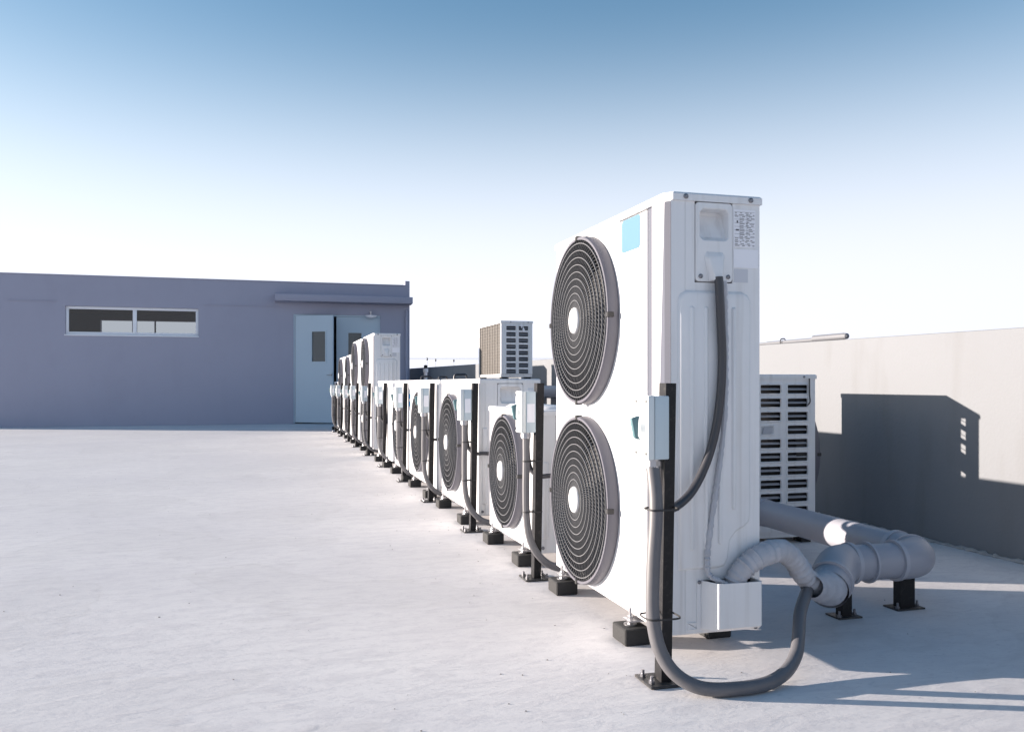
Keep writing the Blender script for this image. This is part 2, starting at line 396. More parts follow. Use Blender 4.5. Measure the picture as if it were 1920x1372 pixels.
# ------------------------------------------------------------------ condenser units
def grille(root, yc, zc, Rr, rings, spokes, swirl, depth=.037, hub=.05, fine=.0023):
    """protruding fan guard on the plane x=0, facing -X"""
    f = MB(); fr = MB(); n_ = 64
    def circ(r_, x): return [(x, yc + r_ * math.cos(2 * math.pi * k / n_), zc + r_ * math.sin(2 * math.pi * k / n_)) for k in range(n_)]
    def xs(r_): return -depth - .012 * (1 - (r_ / Rr) ** 2)
    for i in range(1, rings + 1):
        r_ = hub + (Rr - .016 - hub) * i / (rings + .35)
        x = xs(r_); w_ = fine * .5
        fr.loops([circ(r_ - w_, x - .003), circ(r_ + w_, x - .003), circ(r_ + w_, x + .004), circ(r_ - w_, x + .004), circ(r_ - w_, x - .003)])
    for k in range(spokes):
        a0 = 2 * math.pi * k / spokes; prev = None; vs = []; fs = []; sg = 7; t = .0008
        for j in range(sg + 1):
            r_ = hub * .9 + (Rr - .008 - hub * .9) * j / sg
            a = a0 + swirl * (j / sg) ** 1.15
            x = xs(r_); ca, sa = math.cos(a), math.sin(a)
            for dx, dt in ((0, -t), (0, t), (.006, t), (.006, -t)):
                vs.append((x + dx, yc + r_ * ca - dt * sa, zc + r_ * sa + dt * ca))
        for j in range(sg):
            for q in range(4):
                fs.append((j * 4 + q, j * 4 + (q + 1) % 4, (j + 1) * 4 + (q + 1) % 4, (j + 1) * 4 + q))
        f.add(vs, fs)
    g_ = f.build('fan_grille', 'grille', root, smooth=50, recalc=False)
    fr.build('grille_rings', 'ringwire', g_, smooth=50)
    f = MB()
    f.loops([circ(Rr + .001, -.001), circ(Rr, -depth * .92), circ(Rr - .003, -depth - .004), circ(Rr - .012, -depth - .004), circ(Rr - .014, -depth * .8), circ(Rr - .008, -.001), circ(Rr + .001, -.001)])
    for a in (90, 180, 270, 0):          # clip lugs
        cy, cz = yc + (Rr + .0) * math.cos(R(a)), zc + (Rr + .0) * math.sin(R(a))
    f.build('grille_rim', 'rim', g_, smooth=40)
    f = MB()
    f.loops([circ(r_, x) for r_, x in ((hub, -depth - .004), (hub, -depth - .014), (hub * .93, -depth - .019), (hub * .5, -depth - .022), (.002, -depth - .023))], cap0=True, cap1=True)
    f.build('grille_hub', 'paint', g_, smooth=45)
    for a in (90, 180, 270, 0):
        cy, cz = yc + (Rr - .005) * math.cos(R(a)), zc + (Rr - .005) * math.sin(R(a))
        ca, sa = math.cos(R(a)), math.sin(R(a))
        f = MB(); f.box(-depth - .008, -depth * .55, cy - .009, cy + .009, cz - .009, cz + .009)
        f.build('grille_clip', 'darkgap', g_, bevel=.002, seg=1)

def front_plate(root, name, y0, y1, z0, z1, holes, mname='paint'):
    """front sheet at x=0 with round holes [(yc,zc,R)] stacked in z, plus shrouds"""
    f = MB(); fs_ = MB(); hs = sorted(holes, key=lambda h: h[1])
    cuts = [z0] + [(hs[i][1] + hs[i + 1][1]) / 2 for i in range(len(hs) - 1)] + [z1]
    for i, (yc, zc, r_) in enumerate(hs):
        a0, a1 = cuts[i], cuts[i + 1]
        ang = [2 * math.pi * k / 64 for k in range(64)]
        for cy, cz in ((y0, a0), (y1, a0), (y1, a1), (y0, a1)): ang.append(math.atan2(cz - zc, cy - yc) % (2 * math.pi))
        ang = sorted(ang); inn = []; outp = []; deep = []
        for a in ang:
            ca, sa = math.cos(a), math.sin(a)
            tt = min([((y1 if ca > 0 else y0) - yc) / ca if abs(ca) > 1e-9 else 1e9, ((a1 if sa > 0 else a0) - zc) / sa if abs(sa) > 1e-9 else 1e9])
            outp.append((0, yc + ca * tt, zc + sa * tt)); inn.append((0, yc + ca * r_, zc + sa * r_)); deep.append((.11, yc + ca * r_, zc + sa * r_))
        f.loops([outp, inn]); fs_.loops([inn, deep])
    e = .012
    f.add([(0, y0, z0), (0, y1, z0), (0, y1, z1), (0, y0, z1), (e, y0, z0), (e, y1, z0), (e, y1, z1), (e, y0, z1)],
          [(0, 1, 5, 4), (1, 2, 6, 5), (2, 3, 7, 6), (3, 0, 4, 7)])
    o = f.build(name, mname, root, smooth=30); fs_.build('fan_shroud', 'blade', o); return o

def fan(root, yc, zc, Rr):
    f = MB(); n_ = 3
    for k in range(n_):
        a0 = 2 * math.pi * k / n_ + .4; vs = []; fs = []
        for i in range(5):
            r_ = .06 + (Rr - .09) * i / 4
            for j in range(6):
                a = a0 + (j / 5) * 1.5 - .12 * i
                x = .055 + .065 * (j / 5) * (.6 + .4 * i / 4)
                vs.append((x, yc + r_ * math.cos(a), zc + r_ * math.sin(a)))
        for i in range(4):
            for j in range(5): fs.append((i * 6 + j, i * 6 + j + 1, (i + 1) * 6 + j + 1, (i + 1) * 6 + j))
        f.add(vs, fs)
    f.tube([(.04, yc, zc), (.05, yc, zc), (.14, yc, zc)], [.05, .065, .065], 20)
    f.build('fan_blades', 'blade', root)

def foot(root, x, y, z0):
    """rubber block, stud and bracket"""
    f = MB(); f.box(x - .046, x + .045, y - .055, y + .055, .0005, .055); f.build('rubber_block', 'rubber', root, bevel=.004, seg=1)
    f = MB(); f.box(x - .02, x + .07, y - .028, y + .028, z0 - .014, z0 - .009)
    f.tube([(x - .004, y, .0555), (x - .004, y, z0 + .028)], .0052, 8); f.tube([(x - .004, y, .0555), (x - .004, y, .060)], .022, 14)
    f.tube([(x - .004, y, .060), (x - .004, y, .069)], .011, 6); f.tube([(x - .004, y, z0 - .009), (x - .004, y, z0 + .002)], .011, 6)
    f.build('foot_bracket', 'zinc', root)

def screw(root, x, z, y=-.001, r_=.008):
    f = MB(); f.loops([[(x + q * math.cos(2 * math.pi * k / 12), yy, z + q * math.sin(2 * math.pi * k / 12)) for k in range(12)] for q, yy in ((r_, y), (r_, y - .003), (r_ * .6, y - .005), (r_ * .35, y - .003))], cap1=True)
    return f.build('screw', 'screw', root)

def unit(name, W_, D_, z0, z1, fans, rings, spokes, swirl, seam, style):
    root = empty(name); lidh = .026; zt = z1 - lidh
    # chassis
    MB().box(.008, D_ - .006, .008, W_ - .008, z0 - .006, z0 + .03).build('base_pan', 'paint', root)
    for y in (.25 if W_ > .9 else .16, W_ - .105):
        foot(root, -.008, y, z0 - .006); foot(root, D_ - .03, y, z0 - .006)
    # front
    rs = [(yc, zc, r_ - .012) for yc, zc, r_ in fans]
    front_plate(root, 'front_panel', seam, W_, z0, zt, rs)
    for yc, zc, r_ in fans:
        grille(root, yc, zc, r_, rings, spokes, swirl); fan(root, yc, zc, r_)
    MB().box(.20, .215, .06, W_ - .03, z0 + .04, zt - .02).build('inner_coil', 'cavity', root)
    if style in ('tall', 'tall_far'):
        sp0 = .145
        MB().box(-.0005, .012, sp0, seam - .005, z0, zt - .004).build('service_panel', 'paint', root, bevel=.002, seg=1)
        MB().box(.0125, .02, seam - .012, seam + .006, z0 + .01, zt).build('panel_gap', 'darkgap', root)
        # groove in a painted shade tone, corner post, tapering plate coloured as a shadow
        MB().box(.004, .03, .1075, sp0 - .0005, z0, zt - .001).build('corner_groove', 'guard', root)  # real groove, its shade painted in
        f = MB()
        def sec(z, t): return [(0, .107, z), (0, .016 + .075 * t, z), (.012, 0, z), (.06, 0, z), (.06, .107, z)]
        f.prism(sec(z0, .0), sec(zt, .0)); cpo = f.build('corner_post', 'paint', root, smooth=10)
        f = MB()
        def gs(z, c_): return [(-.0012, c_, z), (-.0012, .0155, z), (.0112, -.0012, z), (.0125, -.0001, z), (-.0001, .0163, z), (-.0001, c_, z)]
        f.prism(gs(z0 + .004, .088), gs(zt - .004, .018)); f.build('painted_corner_shadow', 'guard', cpo, smooth=15)  # diagonal shadow on the corner, painted as a thin dark plate
        endx0 = .06
    elif style == 'small':
        MB().box(-.0005, .012, .012, seam - .003, z0, zt).build('service_panel', 'paint', root, bevel=.003, seg=1)
        endx0 = .0
    else:
        MB().box(-.0005, .012, .02, seam - .006, z0, zt).build('service_panel', 'paint', root, bevel=.003, seg=1)
        MB().box(.010, .02, seam - .012, seam + .006, z0 + .04, zt - .02).build('panel_gap', 'darkgap', root)
        f = MB()
        f.prism([(.0, .02, z0), (.012, 0, z0), (.05, 0, z0), (.05, .02, z0)], [(.0, .02, zt), (.012, 0, zt), (.05, 0, zt), (.05, .02, zt)])
        f.build('corner_post', 'paint', root, smooth=10); endx0 = .05
    # far end and back
    MB().box(.012, D_, W_ - .012, W_, z0, zt).build('far_panel', 'paint', root)
    cb = MB().box(D_ - .012, D_ - .002, .02, W_ - .012, z0 + .03, zt).build('coil', 'coil', root)
    f = MB()
    for i in range(9):
        z = z0 + .05 + (zt - z0 - .09) * i / 8; f.box(D_ - .002, D_ + .002, .02, W_ - .02, z, z + .004)
    for i in range(7):
        y = .05 + (W_ - .1) * i / 6; f.box(D_ + .0021, D_ + .006, y, y + .005, z0 + .04, zt - .01)
    f.build('coil_guard', 'grille', root)
    # lid
    f = MB(); c_ = .03
    pl = [(-.006, c_), (c_ * .55, -.006), (D_ + .006, -.006), (D_ + .006, W_ + .006), (-.006, W_ + .006)]
    f.loops([[(x, y, zt) for x, y in pl], [(x, y, z1 - .006) for x, y in pl], [(x + (.006 if x < .02 else -.006), y + (.006 if y < .05 else -.006), z1) for x, y in pl]], cap0=True, cap1=True)
    lid = f.build('lid', 'paint', root, smooth=25)
    if style == 'small':
        f = MB(); f.loops([[(x, y, z1 + .0) for x, y in rrect(.05, D_ - .05, .10, W_ - .10, .05)], [(x, y, z1 + .014) for x, y in rrect(.07, D_ - .07, .12, W_ - .12, .05)]], cap1=True)
        f.build('lid_swage', 'paint', lid)
    # near end (-Y)
    if style in ('tall', 'tall_far'):
        cx0, cx1, cz0 = .095, .222, zt - .247
        f = MB(); f.box(endx0 + .001, cx0 - .002, 0, .012, z0, zt); f.box(cx1 + .002, D_, 0, .012, z0, zt); f.box(cx0 - .002, cx1 + .002, 0, .012, z0, cz0 - .003)
        f.build('end_panel', 'paint', root)
        f = MB(); f.box(cx0 - .006, cx0 + .004, .0125, .02, cz0 - .01, zt); f.box(cx1 - .004, cx1 + .006, .0125, .02, cz0 - .01, zt); f.box(cx0 + .004, cx1 - .004, .0125, .02, cz0 - .01, cz0 + .004); f.build('cover_gap', 'darkgap', root)
        tcov = terminal_cover(root, cx0, cx1, cz0, zt - .002)
        f = MB(); x0, x1, za, zb = .035, .286, z0 + .195, zt - .275
        poly = [(x0, za), (x0 + .135, za)]
        poly += [(x0 + .16, za + .005), (x0 + .172, za + .03), (x0 + .18, za + .085), (x0 + .20, za + .11), (x1 - .02, za + .125), (x1 - .004, za + .14), (x1, za + .165)]
        poly += [(x1, zb - .03), (x1 - .01, zb - .01), (x1 - .03, zb), (x0 + .03, zb), (x0 + .01, zb - .01), (x0, zb - .03)]
        emboss(f, poly, 0, .010, .011); ep = f.build('pressed_panel', 'paint', root, smooth=60)
        for k in range(4):
            xx = x0 + .036 + k * .048; f = MB()
            zlo = za + (.06 if k < 2 else (.075 if k == 2 else .18))
            emboss(f, rrect(xx, xx + .016, zlo, zb - .05, .0075, 4), -.010, .006, .006)
            f.build('pressed_rib', 'paint', ep, smooth=60)
        for x in (.06, .285): screw(lid, x, zt + .012, -.006)
        # data plate and stickers
        lx = cx1 + .006
        lb = MB().box(lx, D_ - .016, -.0012, 0, zt - .135, zt - .018).build('data_plate', 'label', root)
        f = MB(); lw = D_ - .016 - lx; z = zt - .024; rnd = random.Random(3)
        for i in range(19):
            z -= .0057
            if i % 2 == 0: f.box(lx + .002, lx + lw - .002, -.0018, -.0013, z + .0042, z + .0047)
            a = lx + (.004 if i < 3 or i > 13 else .023)
            while a < lx + lw - .008:
                q = .004 + rnd.random() * .012; f.box(a, min(a + q, lx + lw - .003), -.0018, -.0013, z + .0010, z + .0026); a += q + .005 + rnd.random() * .010
        f.box(lx + .021, lx + .0218, -.0021, -.0019, zt - .105, zt - .04); f.box(lx + .046, lx + .0468, -.0021, -.0019, zt - .105, zt - .03)
        f.box(lx + .010, lx + .015, -.0018, -.0013, zt - .06, zt - .052); f.box(lx + .007, lx + .018, -.0018, -.0013, zt - .084, zt - .079)
        f.build('printed_lines', 'print', lb)
        MB().box(lx, D_ - .006, -.0016, 0, zt - .200, zt - .142).build('white_sticker', 'label', root)
        MB().box(lx + .001, lx + .05, -.001, 0, zt - .246, zt - .204).build('grey_sticker', 'labelgrey', root)
        # pipe cover at the foot
        f = MB(); bx0, bx1, ba, bb = .113, .292, z0 + .012, z0 + .160
        s_ = [(bx0, 0), (bx0 + .03, -.060), (bx0 + .04, -.064), (bx1 - .006, -.064), (bx1, -.058), (bx1, 0)]
        f.loops([[(x, y * (.75 if z < ba + .01 else 1), z) for x, y in s_] for z in (ba, ba + .012, bb)], cap0=True)
        inn = [(bx0 + .006, 0), (bx0 + .034, -.055), (bx0 + .042, -.058), (bx1 - .01, -.058), (bx1 - .006, -.054), (bx1 - .006, 0)]
        f.loops([[(x, y, bb) for x, y in s_], [(x, y, bb) for x, y in inn], [(x, y, bb - .05) for x, y in inn]], cap1=True)
        pc = f.build('pipe_cover', 'paint', root, smooth=30)
        MB().box(bx0 - .014, bx0, -.003, 0, ba, bb + .005).build('cover_flange', 'paint', pc); MB().box(bx1, bx1 + .004, -.003, 0, ba - .012, bb).build('cover_flange', 'paint', pc)
        screw(pc, bx0 - .006, bb - .004, -.003, .006); screw(pc, bx1 - .02, ba + .006, -.003 - .05, .006)
        f = MB(); q = rrect(.068, .106, z0 + .008, z0 + .034, .002, 1)
        f.loops([[(x, 0, z) for x, z in q], [(x, -.003, z) for x, z in inset(q, .002)], [(x, -.003, z) for x, z in inset(q, .004)], [(x, -.001, z) for x, z in inset(q, .005)]], cap1=True)
        f.build('knockout', 'paint', root)
    else:
        cx0, cx1, cz0 = D_ * .33, D_ * .33 + .155, zt - (.22 if style == 'medium' else .17)
        f = MB(); f.box(endx0 + .001 if endx0 else .012, cx0 - .002, 0, .012, z0, zt); f.box(cx1 + .002, D_, 0, .012, z0, zt); f.box(cx0 - .002, cx1 + .002, 0, .012, z0, cz0 - .003)
        f.build('end_panel', 'paint', root)
        f = MB(); f.box(cx0 - .006, cx0 + .004, .0125, .02, cz0 - .01, zt); f.box(cx1 - .004, cx1 + .006, .0125, .02, cz0 - .01, zt); f.box(cx0 + .004, cx1 - .004, .0125, .02, cz0 - .01, cz0 + .004); f.build('cover_gap', 'darkgap', root)
        terminal_cover(root, cx0, cx1, cz0, zt - .002, bell=False)
        f = MB(); emboss(f, rrect(cx1 + .02, D_ - .03, zt - .12, zt - .03, .02), 0, .005, .008)
        f.build('pressed_pad', 'paint', root, smooth=60)
        f = MB()
        for a in (.03, cx1 + .03): emboss(f, rrect(a, a + .035, z0 + .06, cz0 - .04, .012), 0, .006, .008)
        f.build('pressed_rib', 'paint', root, smooth=60)
        screw(root, .035, z0 + .02, 0); screw(root, D_ - .03, z0 + .02, 0)
    return root

def terminal_cover(root, x0, x1, z0, z1, bell=True):
    """removable end cover with a scooped hand hold and a cable bell"""
    f = MB(); y = -.004; n_ = 5
    o = rrect(x0, x1, z0, z1, .012, n_)
    hx0, hx1, hz0, hz1 = x0 + .015, x1 - .013, z1 - .116, z1 - .02
    h = rrect(hx0, hx1, hz0, hz1, .0165, n_)
    f.loops([[(x, .012, z) for x, z in o], [(x, y + .002, z) for x, z in o], [(x, y, z) for x, z in inset(o, .002)], [(x, y, z) for x, z in inset(h, -.003)],
             [(x, y + .003, z) for x, z in h],
             [(x, .006 + .036 * (z - hz0) / (hz1 - hz0), z) for x, z in inset(h, .0035)],
             [(x, .012 + .036 * (z - hz0) / (hz1 - hz0), z) for x, z in inset(h, .012)]], cap1=True)
    c_ = f.build('terminal_cover', 'paint', root, smooth=22)
    if bell:
        f = MB(); m_ = (x0 + x1) / 2 + .001
        za, zb = z0 + .002, z0 + .092
        base = [(m_ - .036, zb - .012), (m_ - .028, zb), (m_ + .028, zb), (m_ + .036, zb - .012), (m_ + .018, za), (m_ - .018, za)]
        top = [(m_ - .022, zb - .022), (m_ - .018, zb - .012), (m_ + .020, zb - .012), (m_ + .024, zb - .022), (m_ + .012, za), (m_ - .012, za)]
        f.loops([[(x, y, z) for x, z in base[::-1]], [(x, y - (.012 if z > za + .03 else .03), z) for x, z in top[::-1]]], cap1=True)
        f.build('cable_bell', 'paint', c_, bevel=.003, seg=2, smooth=50)
        screw(c_, x0 + .016, z0 + .016, y, .007); screw(c_, x1 - .016, z0 + .016, y, .007)
    return c_

X1 = 1.17
G = 'air conditioner outdoor units lined up in the front row'
tall = unit('outdoor_unit', 1.045, .32, .09, 1.447, [(.69, .415, .318), (.69, 1.098, .318)], 9, 92, .62, .366, 'tall')
tall.location = (X1, 2.38, 0)
# marks that only some units carry
s_ = MB(); q = rrect(.196, .346, 1.305, 1.415, .012, 4)
s_.loops([[(-.0005, y, z) for y, z in q], [(-.0016, y, z) for y, z in q]], cap1=True)
s_.build('blue_sticker', 'bluesticker', tall)
s_ = MB(); s_.box(-.0035, 0, .226, .306, .600, .604); s_.box(-.0035, 0, .226, .306, .652, .656); s_.box(-.0035, 0, .226, .231, .604, .652); s_.box(-.0035, 0, .301, .306, .604, .652)
pk = s_.build('pull_frame', 'paint', tall)
MB().box(-.0022, 0, .24, .295, .606, .650).build('pull_recess', 'labelgrey', pk)

small = unit('outdoor_unit', .84, .30, .085, .735, [(.43, .418, .283)], 6, 84, .7, .135, 'small'); small.location = (X1, 3.72, 0)
med = unit('outdoor_unit', 1.05, .384, .085, .885, [(.655, .47, .316)], 7, 90, .75, .30, 'medium'); med.location = (X1, 4.87, 0)
short = unit('outdoor_unit', .98, .32, .09, 1.285, [(.64, .38, .28), (.64, .98, .28)], 5, 40, .8, .33, 'tall_far')

def place(o, y, x=X1): o.location = (x, y, 0); return o
m4 = place(copy_tree(med), 6.10); m5 = place(copy_tree(med), 7.2); m6 = place(copy_tree(med), 8.5)
t7 = empty('x'); bpy.data.objects.remove(t7)
def plain_tall():
    c_ = copy_tree(tall)
    for ch in list(c_.children):
        if ch.name.startswith(('blue_sticker', 'pull_frame')):
            for g2 in list(ch.children): bpy.data.objects.remove(g2)
            bpy.data.objects.remove(ch)
    return c_
t7 = place(plain_tall(), 10.09); t8 = place(plain_tall(), 11.45)
s9 = place(short, 12.62); s10 = place(copy_tree(short), 13.92); m11 = place(copy_tree(med), 15.15)
for o in (t7, t8):
    for z in (1.33, 1.28):
        MB().box(-.0022, -.0006, .22, .25, z, z + .035).build('dark_sticker', 'print', o)
for z in (.665, .60):
    MB().box(-.0022, -.0006, .10, .19, z + .06, z + .10).build('blue_sticker', 'bluesmall', m5)
for o, lab in (
    (tall, 'tall white two-fan outdoor unit nearest the camera with pale blue front sticker'),
    (small, 'smallest and lowest white outdoor unit, half hidden behind the nearest tall unit'),
    (med, 'single-fan outdoor unit directly behind the smallest unit, under the raised louvred unit'),
    (m4, 'plain single-fan outdoor unit between the one under the raised unit and the blue-stickered one'),
    (m5, 'low single-fan outdoor unit with two small bright blue stickers on its front'),
    (m6, 'low single-fan outdoor unit just in front of the far tall unit with visible end'),
    (t7, 'far tall two-fan outdoor unit whose pale end face rises above the low units'),
    (t8, 'tall two-fan outdoor unit directly behind the far one with the visible end face'),
    (s9, 'mid-height two-fan outdoor unit, nearer one of the two shorter pairs by the open door'),
    (s10, 'mid-height two-fan outdoor unit, farther one of the two shorter pairs by the open door'),
    (m11, 'low outdoor unit at the very far end of the row beside the door')):
    tag(o, lab, 'outdoor unit', G)

short_names = ['the nearest tall unit', 'the smallest low unit', 'the unit below the raised one', 'the plain unit before the blue-stickered one',
               'the blue-stickered low unit', 'the low unit before the far tall ones', 'the nearer far tall unit', 'the farther far tall unit',
               'the nearer mid-height unit', 'the farther mid-height unit', 'the last low unit']
PY = [2.222, 3.559, 4.806, 6.10, 7.412, 8.787, 10.195, 11.60, 12.69, 13.99, 15.235]
PX = [1.074, 1.112, 1.118, 1.108, 1.115, 1.118, 1.115, 1.112, 1.105, 1.102, 1.102]

# ---- steel angle posts
P = empty('steel_post')
f = MB(); H_ = .86
f.prism([(0, 0, .008), (.032, 0, .008), (.032, .005, .008), (.005, .005, .008), (.005, .045, .008), (0, .045, .008)],
        [(0, 0, H_), (.032, 0, H_), (.032, .005, H_), (.005, .005, H_), (.005, .045, H_), (0, .045, H_)])
f.build('angle_bar', 'black', P, smooth=20)
MB().box(-.045, .075, -.03, .085, .0005, .008).build('base_plate', 'plate', P, bevel=.0015, seg=1)
for x, y in ((-.03, .0), (-.03, .06), (.055, -.012), (.055, .06)):
    f = MB(); f.tube([(x, y, .008), (x, y, .017)], .009, 6); f.tube([(x, y, .017), (x, y, .028)], .005, 8); f.build('anchor_bolt', 'screw', P)
# ---- isolator switch box
I = empty('isolator_switch')
bw, bd, b0, b1 = .092, .066, .645, .824
f = MB(); f.box(-bd + .022, 0, -.032, -.032 + bw, b0, b1); f.build('box_body', 'box', I, bevel=.004)
f = MB(); f.box(-bd, -bd + .0215, -.032, -.032 + bw, b0 - .001, b1 + .001); cv = f.build('box_cover', 'boxfront', I, bevel=.005)
for y in (-.02, -.032 + bw - .012):
    for z in (b0 + .016, b1 - .016):
        f = MB(); f.tube([(-bd - .001, y, z), (-bd + .004, y, z)], .005, 8); f.build('cover_screw', 'darkgap', cv)
hy_, hz_ = -.032 + bw / 2, .735
f = MB()
f.loops([[(-bd, hy_ + .034 * math.cos(2 * math.pi * k / 24), hz_ + .052 * math.sin(2 * math.pi * k / 24)) for k in range(24)],
         [(-bd - .014, hy_ + .026 * math.cos(2 * math.pi * k / 24), hz_ + .026 * math.sin(2 * math.pi * k / 24)) for k in range(24)]], cap1=True)
hd = f.build('switch_dial', 'boxfront', cv)
f = MB(); f.prism([(-bd - .012, hy_ - .012, hz_ + .034), (-bd - .012, hy_ + .010, hz_ + .030), (-bd - .012, hy_ + .012, hz_ - .034), (-bd - .012, hy_ - .010, hz_ - .036)],
                  [(-bd - .034, hy_ - .008, hz_ + .026), (-bd - .034, hy_ + .006, hz_ + .024), (-bd - .022, hy_ + .008, hz_ - .030), (-bd - .022, hy_ - .006, hz_ - .032)])
f.build('switch_handle', 'handle', cv, bevel=.003)
MB().box(-bd + .026, -.006, -.0335, -.032, .690, .770).build('white_label', 'label', I)
f = MB(); f.tube([(-.034, .006, b0 + .001), (-.034, .006, b0 - .006)], .021, 18); f.tube([(-.034, .006, b0 - .006), (-.034, .006, b0 - .020)], .023, 8)
f.tube([(-.034, .006, b0 - .020), (-.034, .006, b0 - .026)], .0215, 18); f.build('cable_gland', 'zinc', I, smooth=30)

def tie(root, x, y, z, r_, dx=.0, dy=.0):
    f = MB(); k_ = 20; w_ = .0025
    cx, cy = x + dx, y + dy
    se = lambda v: math.copysign(abs(v) ** .45, v)
    A = [(cx + r_[0] * se(math.cos(2 * math.pi * k / k_)), cy + r_[1] * se(math.sin(2 * math.pi * k / k_))) for k in range(k_)]
    Bq = [(cx + (r_[0] - .0016) * se(math.cos(2 * math.pi * k / k_)), cy + (r_[1] - .0016) * se(math.sin(2 * math.pi * k / k_))) for k in range(k_)]
    f.loops([[(a, b_, z - w_) for a, b_ in A], [(a, b_, z + w_) for a, b_ in A], [(a, b_, z + w_) for a, b_ in Bq], [(a, b_, z - w_) for a, b_ in Bq], [(a, b_, z - w_) for a, b_ in A]])
    return f.build('cable_tie', 'darkgap', root)

# generic conduit + cable for the stations behind the first (station frame: post corner at 0,0)
cond = empty('grey_conduit')
MB().tube(spline([(-.034, .006, .62), (-.034, .004, .52), (-.036, .002, .38), (-.034, -.004, .26), (-.018, -.012, .17), (.02, -.022, .105), (.08, -.03, .062), (.2, -.032, .035), (.36, -.033, .024), (.62, -.034, .022)], 6), .0165, 10).build('conduit_hose', 'conduit', cond)
tie(cond, -.034, .006, .52, (.0435, .0195), .0255, -.002); tie(cond, -.034, .006, .30, (.0435, .0215), .0255, -.007)
cab = empty('black_cable')
MB().tube(spline([(-.010, .052, .66), (-.012, .056, .56), (.002, .056, .48), (.03, .02, .452), (.08, .03, .45), (.16, .035, .452), (.23, .042, .50), (.25, .048, .58)], 6), .011, 8).build('cable_sheath', 'cable', cab)

GP, GI, GC, GB = 'steel posts along the row of units', 'isolator switch boxes on the posts', 'conduits running down the posts', 'cables looping from posts to units'
for i, (px, py) in enumerate(zip(PX, PY)):
    p = P if i == 0 else copy_tree(P); p.location = (px, py, 0)
    if i == 0: p.rotation_euler = (0, R(1.0), 0)
    s = copy_tree(I); s.location = (px - .001 + (.011 if i == 0 else 0), py, 0)
    nm = short_names[i]
    if i == 0:
        for ch in [q for q in s.children if q.name.startswith('white_label')]: bpy.data.objects.remove(ch)
    tag(p, 'black steel angle post by ' + nm, 'post', GP)
    tag(s, 'grey rotary isolator box beside ' + nm, 'switch box', GI)
    if i:
        c1 = cond if i == 1 else copy_tree(cond); c1.location = (px, py, 0)
        tag(c1, 'grey conduit down the post by ' + nm, 'conduit', GC)
        c2 = cab if i == 1 else copy_tree(cab); c2.location = (px, py, 0)
        tag(c2, 'black cable to the end of ' + nm, 'cable', GB)

for q in list(I.children):
    for q2 in list(q.children):
        for q3 in list(q2.children): bpy.data.objects.remove(q3)
        bpy.data.objects.remove(q2)
    bpy.data.objects.remove(q)
bpy.data.objects.remove(I)

# ---- first station: looped conduit, power cable, taped wire, taped pipe
cd = empty('grey_conduit', (1.043, 2.2, 0)); tag(cd, 'thick grey conduit looping over the deck from the nearest switch box', 'conduit', GC)
def rel(pts, o): return [tuple(Vector(p) - Vector(o)) for p in pts]
cp = [(1.049, 2.226, .62), (1.048, 2.205, .54), (1.044, 2.196, .47), (1.034, 2.19, .364), (1.027, 2.182, .247), (1.031, 2.175, .173), (1.046, 2.162, .109), (1.078, 2.142, .058), (1.130, 2.115, .027),
      (1.201, 2.092, .0205), (1.322, 2.096, .0205), (1.416, 2.134, .031), (1.495, 2.195, .056), (1.551, 2.262, .093), (1.603, 2.33, .136), (1.658, 2.384, .172), (1.705, 2.432, .186)]
MB().tube(rel(spline(cp, 8), (1.043, 2.2, 0)), .0195, 16).build('conduit_hose', 'conduit', cd)
tie(cd, 0, 0, .505, (.046, .0335), .024, .006); tie(cd, 0, 0, .205, (.052, .042), .0155, -.002)
pcb = empty('black_cable', (1.32, 2.36, 0)); tag(pcb, 'thick dark power cable curving down the end face of the nearest tall unit', 'cable', GB)
MB().tube(rel(spline([(1.330, 2.352, 1.186), (1.332, 2.348, 1.12), (1.337, 2.350, 1.04), (1.342, 2.352, .94), (1.337, 2.35, .84), (1.322, 2.348, .74), (1.296, 2.344, .65), (1.258, 2.336, .575), (1.215, 2.322, .525), (1.16, 2.30, .495), (1.115, 2.262, .50), (1.094, 2.246, .55), (1.088, 2.250, .64)], 8), (1.32, 2.36, 0)), .0135, 14).build('cable_sheath', 'cable', pcb)
wr = empty('taped_wire', (1.35, 2.36, 0)); tag(wr, 'thin silver taped wire hanging beside the power cable down to the pipe cover', 'wire')
pts = rel(spline([(1.350, 2.356, 1.175), (1.359, 2.362, 1.055), (1.360, 2.362, .89), (1.353, 2.362, .725), (1.331, 2.361, .56), (1.307, 2.361, .413), (1.296, 2.361, .315), (1.304, 2.356, .268), (1.345, 2.335, .244), (1.37, 2.33, .21)], 14), (1.35, 2.36, 0))
rnd = random.Random(5)
MB().tube(pts, [.0085 + rnd.uniform(-.0018, .0018) for _ in pts], 9).build('wire_wrap', 'tape', wr)
fx = empty('taped_pipe', (1.55, 2.38, 0)); tag(fx, 'white tape-wrapped pipe arching from the foot cover into the big pipe mouth', 'pipe')
pts = rel(spline([(1.376, 2.353, .19), (1.388, 2.353, .25), (1.425, 2.345, .297), (1.485, 2.348, .326), (1.565, 2.378, .328), (1.632, 2.405, .288), (1.682, 2.425, .232), (1.735, 2.447, .194), (1.80, 2.485, .172), (1.86, 2.53, .172)], 16), (1.55, 2.38, 0))
MB().tube(pts, [.027 + .007 * min(1, k / 40) + (.0030 if k % 5 == 0 else (-.001 if k % 5 == 2 else 0)) + rnd.uniform(-.0020, .0020) for k in range(len(pts))], 20).build('tape_wrap', 'tape', fx, smooth=70)
f = MB(); jp = rel([(1.695, 2.40, .20), (1.74, 2.44, .185), (1.79, 2.475, .172), (1.835, 2.508, .166)], (1.55, 2.38, 0))
